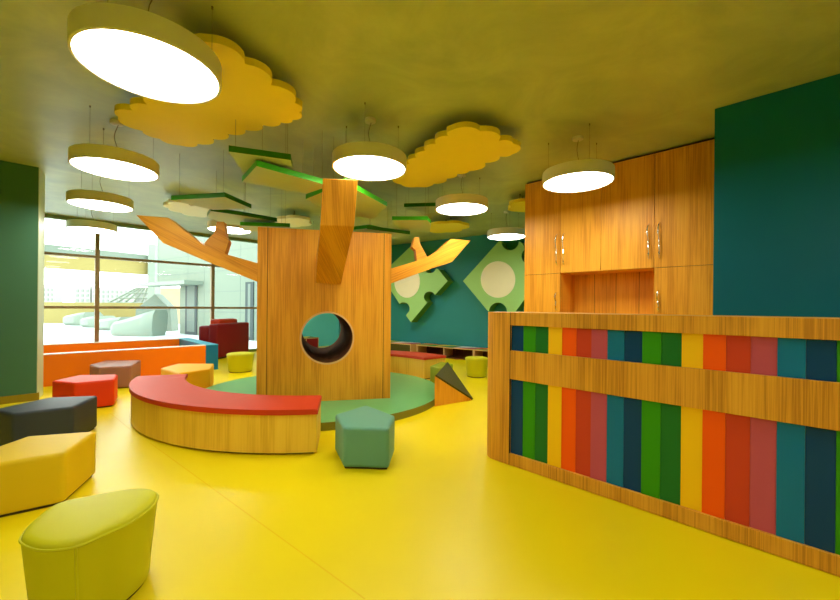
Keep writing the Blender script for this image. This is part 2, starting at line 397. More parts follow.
leaf([(392, 220), (427.5, 220), (431, 224), (429.5, 233), (398, 229)], 'olive leaf panel below the far yellow cloud')
leaf([(171, 200), (225, 197), (251.4, 208.5), (213, 210)], 'dark green leaf panel over the forked left branch')
leaf([(210.6, 211), (245, 216), (277, 221.5), (262, 227), (225, 224), (207, 217)], 'long thin dark green leaf panel left of the trunk top')
leaf([(240, 225.5), (290, 227), (285, 233), (244, 231)], 'low green leaf panel hanging just behind the top left corner of the trunk', 2.26)

# ------------------------------------------------------------------ tree
A = Vector((-1.844, 4.39)); E1 = Vector((.9750, .2224)); NF = Vector((.2224, -.9750)); TW = 1.528; TD = 1.5; TZ0, TZ1 = .08, 2.085
tree = thing('play_tree', 'oak clad box shaped play tree with round tunnel hole and angular branches', 'play structure', (-1.25, 5.29, .08))
def tp(s, z, d=0): q = A + E1 * s - NF * d; return Vector((q.x, q.y, z))
HS, HZ, HR, HB = .778, .82, .306, .672
def holed(bm, d, HS=.778):
    angs = sorted(set([2 * PI * k / 64 for k in range(64)] + [math.atan2(z - HZ, s - HS) % (2 * PI) for s in (0, TW) for z in (TZ0, TZ1)]))
    ci, ro = [], []
    for a in angs:
        ca, sa = math.cos(a), math.sin(a)
        k = min([(TW - HS) / ca if ca > 1e-9 else 1e9, -HS / ca if ca < -1e-9 else 1e9, (TZ1 - HZ) / sa if sa > 1e-9 else 1e9, (TZ0 - HZ) / sa if sa < -1e-9 else 1e9])
        ci.append(bm.verts.new(tp(HS + HR * ca, HZ + HR * sa, d))); ro.append(bm.verts.new(tp(HS + k * ca, HZ + k * sa, d)))
    n = len(angs)
    for i in range(n): bm.faces.new((ci[i], ci[(i + 1) % n], ro[(i + 1) % n], ro[i]))
    return ci, ro
bm = NB(); c1, r1 = holed(bm, 0); c2, r2 = holed(bm, TD, HB); n = len(c1)
for i in range(n):
    bm.faces.new((r1[i], r1[(i + 1) % n], r2[(i + 1) % n], r2[i]))
obj('trunk', bm, MT['oak_tree'], tree)
bm = NB()
ra = [[tp((HS if d < .5 else HB) + r * math.cos(2 * PI * k / 64), HZ + r * math.sin(2 * PI * k / 64) + (0 if d < .5 else .02), d) for k in range(64)] for r, d in ((HR + .006, -.004), (HR - .014, -.004), (HR - .014, TD + .003), (HR + .006, TD + .003))]
Rg = [[bm.verts.new(p) for p in r] for r in ra]
for a_, b_ in ((0, 1), (1, 2), (2, 3)):
    for k in range(64):
        f = bm.faces.new((Rg[a_][k], Rg[a_][(k + 1) % 64], Rg[b_][(k + 1) % 64], Rg[b_][k])); f.material_index = 0 if a_ == 1 else 1
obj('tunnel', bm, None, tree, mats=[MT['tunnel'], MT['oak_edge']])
for s in (.105, 1.435):
    bm = NB(); q = [tp(s, TZ0, -.0012), tp(s + .006, TZ0, -.0012), tp(s + .006, TZ1, -.0012), tp(s, TZ1, -.0012)]; slab(bm, q, (-NF.x * .003, -NF.y * .003, 0)); obj('panel_joint', bm, MT['dark'], tree)
def pl_poly(pix, d):
    o_ = tp(0, 0, d); return [PW(a, b_, (o_.x, o_.y), E1) for a, b_ in pix]
def branch(pix, d, th, m='oak_slant', name='branch'):
    bm = NB(); slab(bm, pl_poly(pix, d), (-NF.x * th, -NF.y * th, 0)); bevel(bm, .004, 1); return obj(name, bm, MT[m], tree)
branch([(264, 284.5), (213, 264), (163, 243), (136, 215), (168, 217.5), (186.7, 232.5), (203, 245), (220, 252.5), (264, 265)], .45, .24)
branch([(198, 251), (207, 240), (214.5, 233), (216.7, 221.7), (224, 221.7), (225.5, 236), (229, 241), (224, 257), (212, 259)], .62, .14)
MT['oak_slant2'] = wood('oak_veneer_slant_other', *OAK, seed=6.2, ys=.02, rot=math.radians(-66))
branch([(384, 286), (435, 267.3), (452, 262), (470.7, 240.5), (451, 238.8), (438.6, 250), (426, 258.4), (384, 270.5)], .5, .24, 'oak_slant2')
branch([(417, 263), (416, 250), (412, 247), (414.5, 237), (419, 237), (420.5, 245), (427.5, 257), (424, 264)], .66, .14, 'oak_slant2')
# upright branch leaning towards the room: profile in the plane that leaves the trunk
b0 = tp(HS + .045, 1.46); K = Vector((-.735, 3.42, 1.905)); T = Vector((-.690, 3.32, 2.285)); side = Vector((.975, .10, 0)).normalized() * .1475
D0 = Vector((b0.x, b0.y, 1.455)); D0 = D0 + Vector((-.045, .0, 0))
bm = NB(); bw = Vector((-.04, .24, .03))
def ring(p, back): return [p - side, p + side, p + side + back, p - side + back]
loft(bm, [ring(T, Vector((-.062, .26, 0))), ring(K, Vector((0, .22, .16)) if False else Vector((-.064, .27, .10))), ring(D0 + Vector((-.012, .05, -.02)), Vector((-.012, .04, .30)))])
for f in bm.faces: pass
bevel(bm, .004, 1); obj('branch', bm, wood('oak_veneer_front_branch', *OAK, seed=4.4, ys=.02), tree)

# platform
bm = NB(); ci = circ(-1.29, 5.24, 1.57, 96); prism(bm, ci, 0, .08, mi_side=1)
bmesh.ops.recalc_face_normals(bm, faces=bm.faces[:])
pf = obj('round_platform', bm, None, mats=[MT['platform'], MT['platform_edge']]); tag(pf, 'low round green platform under the tree', 'platform')

# ------------------------------------------------------------------ curved benches
def bench(a0, a1, label):
    t = thing('curved_bench', label, 'bench', (-1.25, 5.27, 0), 'curved benches with red seats around the tree')
    def sector(ri, ro, z0, z1, pad=0, n=60):
        bm = NB(); o_ = circ(-1.215, 5.255, ro, n, a0 - pad, a1 + pad, True); i_ = circ(-1.215, 5.255, ri, n, a0 - pad, a1 + pad, True)
        prism(bm, o_ + i_[::-1], z0, z1); return bm
    obj('plinth', sector(1.71, 2.13, 0, .025, -.012), MT['plinth'], t)
    obj('bench_body', sector(1.69, 2.16, .018, .325), MT['oak_bench'], t)
    bm = sector(1.675, 2.175, .325, .368, .004)
    # soften the cushion rim
    bmesh.ops.bevel(bm, geom=[e for e in bm.edges if e.verts[0].co.z > .36 and e.verts[1].co.z > .36 and len(e.link_faces) == 2 and any(abs(f.normal.z) < .5 for f in e.link_faces)] or bm.edges[:0], offset=.014, segments=3, profile=.5, affect='EDGES', clamp_overlap=True)
    obj('seat_cushion', bm, MT['v_seat_red'], t, smooth=True)
bench(math.radians(-159), math.radians(-79.6), 'curved oak bench with red cushion in front of the tree')
bench(math.radians(40), math.radians(118), 'curved oak bench with red cushion behind the tree near the teal wall')

# ------------------------------------------------------------------ poufs
def pouf(pix, zt, label, m, bev=.028, grp='low polygonal stools scattered on the yellow floor', taper=1.0, cat='stool', legs=True):
    pts = [P(a, b_, zt) for a, b_ in pix]
    cx = sum(p.x for p in pts) / len(pts); cy = sum(p.y for p in pts) / len(pts)
    t = thing('polygon_pouf', label, cat, (cx, cy, 0), grp)
    bm = NB(); pp = [(cx + (p.x - cx) * .93, cy + (p.y - cy) * .93) for p in pts]; prism(bm, pp, 0, .02); obj('base', bm, MT['plinth'], t)
    bm = NB(); prism(bm, [p[:2] for p in pts], .012, zt)
    bevel(bm, bev, 4); obj('cushion', bm, MT[m], t, smooth=True)
    bm = NB()
    for p in pts:
        q = Vector((p.x, p.y)) - Vector((cx, cy)); q = q.normalized() * (q.length - bev * .42)
        tube(bm, [(cx + q.x, cy + q.y, .04), (cx + q.x, cy + q.y, zt - bev * 1.1)], .004, 6)
    obj('corner_piping', bm, MT[m], t, smooth=True)
pouf([(97, 430.5), (65, 452.5), (-62, 473), (-48, 462), (28, 435.5)], .31, 'long mustard yellow stool at the picture edge, behind the lime oval stool', 'v_mustard')
pouf([(98, 395.3), (73, 406.6), (13, 413.5), (-8, 409.5), (50, 397)], .315, 'dark slate grey stool between the red and the mustard stools', 'v_slate')
pouf([(51.5, 380.9), (80, 374.7), (118, 374.2), (114.5, 379.3), (74.5, 382.9)], .317, 'bright red stool in front of the orange pit', 'v_red')
pouf([(89.5, 364.5), (105, 360.3), (141, 359.8), (131, 365.8), (100, 367.3)], .317, 'mauve brown stool against the orange pit wall', 'v_mauve')
pouf([(160.5, 368), (178, 363.4), (214, 363.4), (210, 368.8), (180, 373)], .317, 'amber yellow stool behind the curved front bench', 'v_amber')
pouf([(366.4, 404.5), (395, 415.2), (389.2, 428.4), (343.6, 427.4), (335, 414.2)], .308, 'aqua green pentagonal stool in front of the tree', 'v_aqua', .03)
pouf([(430, 366), (445, 369), (453, 364), (441, 361.5)], .27, 'green cube stool at the end of the far bench', 'v_green', .02)
def drum(outline, zt, label, m, bot=.82, name='tapered_pouf'):
    cx = sum(p[0] for p in outline) / len(outline); cy = sum(p[1] for p in outline) / len(outline)
    t = thing(name, label, 'stool', (cx, cy, 0), 'tapered lime stools')
    def rg(k, z, ins=0):
        out = []
        for p in outline:
            d = Vector((p[0] - cx, p[1] - cy)); L_ = d.length; d = d * k; d = d * max(0, (d.length - ins) / d.length)
            out.append((cx + d.x, cy + d.y, z))
        return out
    bm = NB(); loft(bm, [rg(bot * .95, 0), rg(bot * .95, .02)]); obj('base', bm, MT['plinth'], t)
    bm = NB(); R_ = [rg(bot, .014), rg(bot + .01, .03)] + [rg(bot + (1 - bot) * k / 6, .03 + (zt - .055) * k / 6) for k in range(1, 7)]
    R_ += [rg(1, zt - .012, .004), rg(1, zt - .004, .012), rg(1, zt, .03), rg(.6, zt + .006), rg(.2, zt + .009)]
    loft(bm, R_); obj('cushion', bm, MT[m], t, smooth=True)
    bm = NB(); tube(bm, [(p[0], p[1], zt - .022) for p in rg(1.0, 0)], .005, 6, True)
    i = min(range(len(outline)), key=lambda k: outline[k][1])
    obj('top_piping', bm, MT[m], t, smooth=True)
    return t, rg
ol = smooth_closed([P(a, b_, .35)[:2] for a, b_ in [(20.6, 533), (32.5, 518), (56, 502), (90, 494), (128, 487.5), (149, 486.8), (157.8, 491), (151.6, 502.5), (130, 517.6), (104, 529.6), (76, 541), (44, 544.5), (26, 540)]], 6)
t, rg = drum([tuple(p) for p in ol], .35, 'large lime green oval stool in the near corner, closest to the viewer', 'v_lime', .87)
bm = NB(); k = min(range(len(ol)), key=lambda i: (Vector(ol[i]) - Vector(P(75, 541, .35)[:2])).length)
a_ = rg(.875, .03)[k]; b_ = rg(1.0, .325)[k]; tube(bm, [a_, b_], .005, 6); obj('side_seam', bm, MT['v_lime'], t, smooth=True)
def rdrum(px, ypy, half, zt, label, bot=.86):
    g = P(px, ypy, 0); r = half * g.y / FPX
    drum(circ(g.x, g.y + r * .6, r, 40), zt, label, 'v_lime', bot)
rdrum(236.8, 372.5, 13, .33, 'small round lime stool beside the dark red sofa')
rdrum(477.5, 377.5, 11.5, .33, 'small round lime stool beside the counter end')

# ramp wedge
Aw = P(434.5, 406.5, 0); Tt = P(472, 400, 0); Bz = .365
Cc = P(446.7, 363, Bz); Bb = Vector((Aw.x, Aw.y, Bz)); Dd = Vector((Cc.x, Cc.y, 0))
rp = thing('wedge_block', 'triangular wooden wedge with olive sloping top beside the platform', 'play block', (Aw.x, Aw.y, 0))
bm = NB(); v = [bm.verts.new(p) for p in (Aw, Tt, Dd, Bb, Cc)]
bm.faces.new((v[0], v[1], v[3])); bm.faces.new((v[0], v[3], v[4], v[2])); bm.faces.new((v[2], v[4], v[1])); bm.faces.new((v[0], v[2], v[1])); bm.faces.new((v[3], v[1], v[4]))
obj('wedge_body', bm, MT['oak_tree'], rp)
nrm = (Tt - Bb).cross(Cc - Bb).normalized(); nrm = nrm if nrm.z > 0 else -nrm
bm = NB(); slab(bm, [Bb + nrm * .001, Tt + nrm * .001, Cc + nrm * .001], nrm * .022); obj('padded_slope', bm, MT['v_olive'], rp)

# ------------------------------------------------------------------ orange pit
FL = (-5.41 - 1.5 * R2, 5.54 - 1.5 * R2); FRl = math.hypot(-3.89 - FL[0], 7.06 - FL[1]); pit = thing('play_pit', 'low orange walled play pit with blue end in front of the window', 'play pit', (-5.2, 7.2, 0))
ZP = .465
def wallpart(x0, x1, y0, y1, m, name, top='white'):
    bm = NB(); fbox(bm, FL, EA, x0, x1, y0, y1, 0, ZP - .012); obj(name, bm, MT[m], pit)
    bm = NB(); fbox(bm, FL, EA, x0, x1, y0, y1, ZP - .012, ZP); return obj(name.replace('wall', 'top') if 'wall' in name else name + '_top', bm, MT[top], pit)
wallpart(0, FRl, 0, .13, 'orange', 'front_wall')
wallpart(0, FRl, 1.80, 1.93, 'orange', 'rear_wall')
wallpart(FRl, FRl + .21, 0, 1.93, 'blue', 'end_wall', 'blue_light')

# ------------------------------------------------------------------ sofa by the window
def rbox(bm, pts, z0, z1, bv): prism(bm, pts, z0, z1); bevel(bm, bv, 3)
sf = thing('sofa', 'dark red upholstered sofa seen from behind by the window', 'sofa', (-4.5, 8.9, 0))
a_, b_ = Vector((-4.40, 8.42)), Vector((-4.22, 9.62)); e = (b_ - a_).normalized(); nn = Vector((-e.y, e.x))
q = lambda s, d: tuple(a_ + e * s + nn * d)
Ls = (b_ - a_).length
bm = NB(); rbox(bm, [q(0, 0), q(Ls, 0), q(Ls, .22), q(0, .22)], .03, .775, .05); obj('backrest', bm, MT['v_maroon'], sf, smooth=True)
bm = NB(); rbox(bm, [q(0, .18), q(.24, .18), q(.24, .47), q(.0, .47)], .03, .735, .07); obj('armrest', bm, MT['v_maroon'], sf, smooth=True)
bm = NB(); rbox(bm, [q(Ls - .24, .18), q(Ls, .18), q(Ls, .47), q(Ls - .24, .47)], .03, .62, .07); obj('armrest', bm, MT['v_maroon'], sf, smooth=True)
bm = NB(); rbox(bm, [q(.24, .2), q(Ls - .24, .2), q(Ls - .24, .47), q(.24, .47)], .03, .42, .04); obj('seat', bm, MT['v_maroon'], sf, smooth=True)
bm = NB(); rbox(bm, [q(.30, .16), q(1.0, .16), q(1.0, .42), q(.30, .42)], .4, .87, .07); obj('back_cushion', bm, MT['v_seat_red'], sf, smooth=True)
bm = NB(); rbox(bm, [q(.05, .05), q(Ls - .05, .05), q(Ls - .05, .43), q(.05, .43)], 0, .035, .01); obj('plinth', bm, MT['plinth'], sf)

# ------------------------------------------------------------------ reception counter
DS = 3.634                     # x + y of the counter front
def td(px):
    u = (px - 420) / FPX; return (DS * u / (1 + u)) * math.sqrt(2)      # position along the front from x = 0
DO = (0.0, DS)
T0, T1 = td(486.5) - .0, 3.7
tL = td(510.5); step = .0994
ctr = thing('reception_counter', 'long oak reception counter with two rows of rainbow coloured strips', 'counter', (1.6, 2.4, 0))
DZ = 1.161
# curved oak end post
r_ = .14; x0 = td(487.5) - .06
nrm_ = (-EB[1], EB[0])        # away from the viewer
def dq(a, c): return (DO[0] + EB[0] * a + nrm_[0] * c, DO[1] + EB[1] * a + nrm_[1] * c)
arc = [dq(x0 + r_ - r_ * math.cos(k * PI / 2 / 10), r_ - r_ * math.sin(k * PI / 2 / 10)) for k in range(11)]
bm = NB(); prism(bm, arc + [dq(tL, 0), dq(tL, .55), dq(x0, .55)], .004, DZ); obj('end_post', bm, MT['oak_counter'], ctr, smooth=True)
for nm, z0, z1 in (('top_rail', 1.064, DZ), ('middle_rail', .656, .873), ('bottom_rail', .004, .093)):
    bm = NB(); fbox(bm, DO, EB, tL + .001, T1, 0, .04, z0, z1); bevel(bm, .0015, 1); obj(nm, bm, MT['oak_counter'], ctr)
bm = NB(); fbox(bm, DO, EB, tL + .001, T1, .041, .55, .004, DZ); obj('counter_body', bm, MT['oak_counter'], ctr)
bm = NB(); fbox(bm, DO, EB, tL - .003, tL + .001, -.0006, .01, .004, DZ); obj('post_joint', bm, MT['dark'], ctr)
seq = ['navy', 'green', 'dark_green', 'yellow', 'orange', 'red', 'mauve', 'teal', 'navy', 'green', 'dark_green', 'yellow', 'orange', 'red', 'mauve', 'teal', 'navy', 'green', 'dark_green', 'yellow', 'orange', 'red', 'mauve', 'teal', 'navy', 'green', 'dark_green']
for zi, (z0, z1) in enumerate(((.873, 1.064), (.093, .656))):
    for i, cname in enumerate(seq):
        bm = NB(); x = tL + .002 + i * step
        fbox(bm, DO, EB, x + .0004, x + step - .0004, .016 + .002 * (i % 3), .041, z0 + .0005, z1 - .0005)
        o_ = obj('colour_strip', bm, MT['s_' + cname], ctr); o_['label'] = cname.replace('_', ' ') + ' strip'

# ------------------------------------------------------------------ cupboards
CS = 6.60; CO = (0.0, CS)
def tcp(px):
    u = (px - 420) / FPX; return (CS * u / (1 + u)) * math.sqrt(2)
CT = 2.85
def wave_handle(parent, t, z0, z1):
    bm = NB(); n = 16; pts = []
    for k in range(n + 1):
        f = k / n; z = z0 + (z1 - z0) * f
        off = .006 * math.sin(2 * PI * f); out = .022 + .014 * abs(math.sin(2 * PI * f)) - (.022 * (1 if k in (0, n) else 0))
        p = (CO[0] + EB[0] * (t + off) - (-EB[1]) * (out), CO[1] + EB[1] * (t + off) - EB[0] * (out), z); pts.append(p)
    tube(bm, pts, .0075, 8); return obj('handle', bm, MT['chrome'], parent, smooth=True)
def cz(px, py): return PW(px, py, CO, EB).z
zs = cz(690, 265.8)          # joint between upper and lower doors
def unit(name, label, t0, t1, doors, z0=.0, niche=None, m='oak'):
    c = thing(name, label, 'cupboard', (CO[0] + EB[0] * (t0 + t1) / 2, CO[1] + EB[1] * (t0 + t1) / 2, z0), 'oak cupboards in the wall recess')
    bm = NB(); fbox(bm, CO, EB, t0 + .001, t1 - .001, .021, .59, z0, CT); obj('carcass', bm, MT[m], c)
    bm = NB(); fbox(bm, CO, EB, t0 + .002, t1 - .002, .0195, .0215, z0 + .002, CT - .002); obj('shadow_gap', bm, MT['dark'], c)
    for (a, b__, za, zb, hs) in doors:
        bm = NB(); fbox(bm, CO, EB, a + .0022, b__ - .0022, 0, .019, za + .0022, zb - .0022); bevel(bm, .001, 1); d = obj('door', bm, MT[m], c)
        for (ht, hz0, hz1) in hs: wave_handle(d, ht, hz0, hz1)
    return c
tA, tB, tC, tD = tcp(524), tcp(560), tcp(653.5), 4.085
h1 = (cz(559, 264.8), cz(559, 234)); h2 = (cz(654, 258), cz(654, 223.3)); hh = (cz(654, 311.5), cz(654, 290.5))
unit('tall_cupboard', 'narrow tall oak cupboard at the free end, beside a puzzle piece', tA, tB, [(tA, tB, zs, CT, [(tB - .045, *h1)]), (tA, tB, .1, zs, [(tB - .045, *hh)])])
unit('tall_cupboard', 'wide tall oak cupboard next to the dark teal wall', tC, tD, [(tC, tD, zs, CT, [(tC + .05, *h2)]), (tC, tD, .1, zs, [(tC + .045, *hh)])])
zn = cz(605, 270.6)
tM = (tB + tC) / 2 - .03
uc = unit('wall_cupboard', 'oak double door wall cupboard above the open niche', tB, tC, [(tB, tM, zn, CT, [(tB + .045, *h1)]), (tM, tC, zn, CT, [(tC - .05, *h2)])], z0=zn)
# niche and low cupboard
nb = thing('low_cupboard', 'oak open niche with low cupboard below, between the two tall cupboards', 'cupboard', (CO[0] + EB[0] * (tB + tC) / 2, CO[1] + EB[1] * (tB + tC) / 2, 0))
bm = NB(); fbox(bm, CO, EB, tB + .001, tC - .001, .42, .59, .0, zn - .001); obj('back_panel', bm, MT['oak'], nb)
bm = NB(); fbox(bm, CO, EB, tB + .001, tC - .001, .0, .42, .86, .9); obj('worktop', bm, MT['oak'], nb)
bm = NB(); fbox(bm, CO, EB, tB + .001, tC - .001, .02, .419, .0, .859); obj('carcass', bm, MT['oak'], nb)
for k in (1, 2, 3):
    bm = NB(); x = tB + (tC - tB) * k / 4; fbox(bm, CO, EB, x, x + .004, .4185, .421, .9, zn - .002); obj('panel_joint', bm, MT['dark'], nb)
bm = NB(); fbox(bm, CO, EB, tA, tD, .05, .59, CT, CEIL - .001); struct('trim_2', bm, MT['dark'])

# ------------------------------------------------------------------ puzzle pieces on the back wall
NW = Vector((-.588, -.809, 0))        # out of the wall
def wp(px, py, off): o_ = (W0[0] + NW.x * off, W0[1] + NW.y * off); return PW(px, py, o_, EW)
def arcpix(cx, cy, r, a0, a1, n=10, ry=None):
    ry = ry or r; return [(cx + r * math.cos(math.radians(a0 + (a1 - a0) * k / n)), cy + ry * math.sin(math.radians(a0 + (a1 - a0) * k / n))) for k in range(n + 1)]
def puzzle(pix, circle, label, th=.26):
    off = .02 + th
    pts = [wp(a, b_, off) for a, b_ in pix]; c = sum(pts, Vector()) / len(pts)
    t = thing('puzzle_panel', label, 'wall panel', c, 'green jigsaw piece panels on the teal wall')
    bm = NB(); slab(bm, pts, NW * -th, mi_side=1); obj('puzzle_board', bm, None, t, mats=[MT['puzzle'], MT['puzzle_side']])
    cx, cy, rx, ry = circle
    bm = NB(); slab(bm, [wp(a, b_, off + .006) for a, b_ in arcpix(cx, cy, rx, 0, 360, 47, ry)], NW * -.006); obj('round_inset', bm, MT['cream'], t)
    bm = NB(); cc = c - NW * (th - .001); slab(bm, [cc + Vector((EW[0] * .05, EW[1] * .05, .05)), cc + Vector((-EW[0] * .05, -EW[1] * .05, .05)), cc + Vector((-EW[0] * .05, -EW[1] * .05, -.05)), cc + Vector((EW[0] * .05, EW[1] * .05, -.05))], NW * -.028); obj('wall_mount', bm, MT['dark'], t)
puzzle([(411, 246)] + arcpix(430, 267, 6.2, 195, 15, 8)[::1] + [(438, 269), (447.7, 281), (435, 295)] + arcpix(429.5, 297, 5.6, -30, -250, 10) + [(424, 306.5), (411, 322.3), (406, 315.5)] + arcpix(403.5, 308.5, 6.2, 50, -130, 8) + [(391, 291), (372, 283), (392, 264)],
       (407, 281.5, 12.8, 16.3), 'green jigsaw piece with cream disc behind the tree branch')
puzzle([(463, 281), (499, 241)] + arcpix(510, 241.5, 8.8, 180, 0, 10) + [(521, 242), (524, 246)] + arcpix(530, 256, 8.5, 230, 90, 8) + [(538, 282), (524, 300), (511, 318), (507, 311)] + arcpix(498, 311.5, 9, 0, -180, 10) + [(487, 310)],
       (498, 279.5, 17.3, 18.3), 'green jigsaw piece with cream disc beside the oak cupboards')

# ------------------------------------------------------------------ cubby benches at the back wall
def wq(s, d): return (W0[0] + EW[0] * s + NW.x * d, W0[1] + EW[1] * s + NW.y * d)
def wpx(px, d): p = wp(px, 320, d); return (p.x - W0[0]) * EW[0] + (p.y - W0[1]) * EW[1]
def cubby(s0, s1, label, zt=.255, dep=.46, nd=2, front=None):
    c0 = wq((s0 + s1) / 2, dep / 2); t = thing('cubby_bench', label, 'bench', (*c0, 0), 'low cubby benches along the teal wall')
    def bx(a, b_, d0, d1, z0, z1, m, name):
        bm = NB(); prism(bm, [wq(a, d0), wq(b_, d0), wq(b_, d1), wq(a, d1)], z0, z1); return obj(name, bm, MT[m], t)
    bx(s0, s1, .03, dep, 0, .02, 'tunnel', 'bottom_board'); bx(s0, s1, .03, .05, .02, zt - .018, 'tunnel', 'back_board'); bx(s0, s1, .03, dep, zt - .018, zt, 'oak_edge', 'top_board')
    for k in range(nd + 1):
        x = s0 + (s1 - s0 - .02) * k / nd; bx(x, x + .02, .05, dep, .02, zt - .018, 'oak_edge', 'divider')
    if front: bx(s0 + .02, s1 - .02, dep - .02, dep - .002, .02, zt - .018, front, 'front_board')
    L_ = s1 - s0; cols = ['orange', 's_green', 'cloud', 's_dark_green', 'white', 's_mauve']; n = max(2, int(L_ / .5))
    for k in range(n):
        a, b_ = s0 + L_ * k / n, s0 + L_ * (k + 1) / n
        for j, tri in enumerate(([(a, .04), (b_, .04), (a, dep - .01)], [(b_, .04), (b_, dep - .01), (a, dep - .01)])):
            bm = NB(); prism(bm, [wq(*q_) for q_ in tri], zt + .0005, zt + .006); obj('colour_triangle', bm, MT[cols[(2 * k + j) % 6]], t)
cubby(wpx(417, .45), wpx(474, .46) - .005, 'low cubby bench with bright triangle pattern top, starting beside the gap')
cubby(wpx(474, .46), wpx(540, .46), 'low cubby bench with triangle pattern top, reaching behind the counter')
cubby(wpx(380, .5) - .9, wpx(410, .5), 'low closed bench with triangle top, half hidden behind the trunk', front='v_olive', nd=2)
Wk = W0, EW, NW
W0, EW, NW = (-4.15, 10.21), (R2, R2), Vector((R2, -R2, 0))
cubby(.62, 1.38, 'low bench with red front and white top seen through the tunnel hole', front='v_maroon', zt=.31, dep=.5, nd=2)
W0, EW, NW = Wk

# ------------------------------------------------------------------ outside
OG = 'objects outside on the terrace'
bm = NB(); prism(bm, [(-60, -45), (-10.7, 3.9), (-2.6, 12.1), (60, 75), (-40, 120), (-120, 100)], -.16, -.02); tr_ = struct('floor_outside', bm, mat('terrace_stone', (.60, .64, .62), .6, .03, 1.0))
tr_['label'] = 'pale terrace paving'
MT['beige'] = mat('beige_stone', (.27, .215, .07), .7, .04); MT['facade'] = mat('facade_panel', (.185, .22, .165), .5, .03); MT['beam_grey'] = mat('beam_soffit', (.15, .18, .14), .6)
MT['white_out'] = mat('white_concrete', (.23, .27, .215), .5, .03); MT['joint'] = mat('facade_joint', (.16, .19, .16), .6); MT['dgrey'] = mat('door_grey', (.045, .06, .06), .5); MT['faint'] = mat('pale_building', (.30, .30, .265), .7); MT['fwin'] = mat('building_window', (.21, .23, .195), .5)
bm = NB(); prism(bm, [(-34, 23.6), (-17.0, 23.6), (-17.0, 23.9), (-34, 23.9)], -.02, 1.26); tag(obj('parapet', bm, MT['beige']), 'beige parapet wall at the edge of the terrace outside', 'wall')
bt = thing('roof_beam', 'long beige overhead beam outside above the terrace', 'beam', (-17, 20, 2.9))
bm = NB(); prism(bm, [(-20.6, 13.6), (-15.5, 22.5), (-15.9, 22.75), (-21, 13.85)], 2.9, 3.65); obj('beam_body', bm, MT['beige'], bt)
bm = NB(); prism(bm, [(-20.55, 13.5), (-15.4, 22.5), (-16.4, 22.95), (-21.5, 14.0)], 3.65, 4.0); obj('beam_cap', bm, MT['beam_grey'], bt)
bm = NB(); a_ = PD(150, 300, 22.2); b_ = PD(157, 300, 22.2); prism(bm, [(a_.x, 22.0), (b_.x, 22.0), (b_.x, 22.5), (a_.x, 22.5)], -.02, 4.6); tag(obj('column', bm, MT['white_out']), 'white column outside at the end of the beam', 'column')
# facade at right
F0 = PD(157, 300, 17.4); F1 = PD(290, 300, 12.2); fo = (F0.x, F0.y); fe = (Vector((F1.x - F0.x, F1.y - F0.y))).normalized(); FLn = Vector((F1.x - F0.x, F1.y - F0.y)).length
def tf(px): p = PW(px, 300, fo, fe); return (p.x - fo[0]) * fe.x + (p.y - fo[1]) * fe.y
def zf(px, py): return PW(px, py, fo, fe).z
fc = thing('panelled_building', 'pale panelled building with glass doors outside', 'building', (fo[0], fo[1], -.02))
def fb(a, b__, y0, y1, z0, z1, m, name): bm = NB(); fbox(bm, fo, (fe.x, fe.y), a, b__, y0, y1, z0, z1); return obj(name, bm, MT[m], fc)
fb(tf(180), FLn, 0, .4, -.02, 7, 'facade', 'wall'); fb(0, tf(180), 0, .4, zf(165, 284), 7, 'facade', 'wall')
fb(tf(155), tf(203), -.7, -.01, zf(180, 286), zf(180, 282.5), 'white_out', 'door_canopy')
for a, b__ in ((186, 197.5), (246, 254)):
    fb(tf(a), tf(b__), -.03, 0, -.02, zf((a + b__) / 2, 282), 'dgrey', 'door'); fb(tf(a) + .16, tf(b__) - .16, -.036, -.03, .1, zf(a, 284), 'joint', 'door_glass')
for py in (271, 291.5, 312, 252):
    fb(tf(181) if py > 283 else 0.02, FLn, -.004, 0, zf(220, py) - .012, zf(220, py) + .012, 'joint', 'panel_joint')
for px_ in (158, 187.5, 204, 240, 262): fb(tf(px_), tf(px_) + .025, -.004, 0, zf(165, 284) if px_ < 181 else 0, 7, 'joint', 'panel_joint')
bm = NB(); a_ = PD(150, 300, 24); b_ = PD(190, 300, 24); prism(bm, [(a_.x, 24), (b_.x, 24), (b_.x, 24.4), (a_.x, 24.4)], -.02, 2.2); tag(obj('boundary_wall', bm, mat('warm_wall', (.45, .34, .22), .7, .25, 2)), 'warm toned wall seen past the open porch outside', 'wall')
# white sculpted loungers
def boat(pxl, pxr, ybot, hl, hr, wid, label, peak=None):
    g0 = P(pxl, ybot - 1, -.02); g1 = P(pxr, ybot, -.02); e_ = Vector((g1.x - g0.x, g1.y - g0.y, 0)); L_ = e_.length; e_.normalize(); n_ = Vector((-e_.y, e_.x, 0))
    bm = NB(); R_ = []; N = 14
    for k in range(N + 1):
        f = k / N; w = wid * (.55 + .45 * math.sin(PI * min(1, f * 1.25) * .5 + .2)) * (1 if f < .85 else 1 - (f - .85) * 2.2); hh_ = hl + (hr - hl) * f ** 1.5
        if f < .12: hh_ *= .75 + f * 2; w *= .6 + f * 3.2
        c = g0 + e_ * L_ * f + n_ * wid * .5
        lean = .06 * L_ * (f - .3) if f > .3 else 0
        R_.append([tuple(c + n_ * (w * .5 * x_) + e_ * lean * z_ + Vector((0, 0, hh_ * z_))) for x_, z_ in ((-.8, 0), (-1, .25), (-1, .8), (-.75, 1), (.75, 1), (1, .8), (1, .25), (.8, 0))])
    loft(bm, R_); return tag(obj('sculpted_seat', bm, MT['white_out'], smooth=True), label, 'outdoor seat', 'white sculpted seats on the terrace')
boat(102, 147, 337, .50, 1.0, 1.1, 'largest white sculpted seat outside, nearest the glass doors')
boat(88, 112, 331, .45, .62, 1.3, 'white sculpted seat outside directly behind the largest one')
boat(74, 90, 328, .45, .6, 1.3, 'white sculpted seat outside, third from the glass doors')
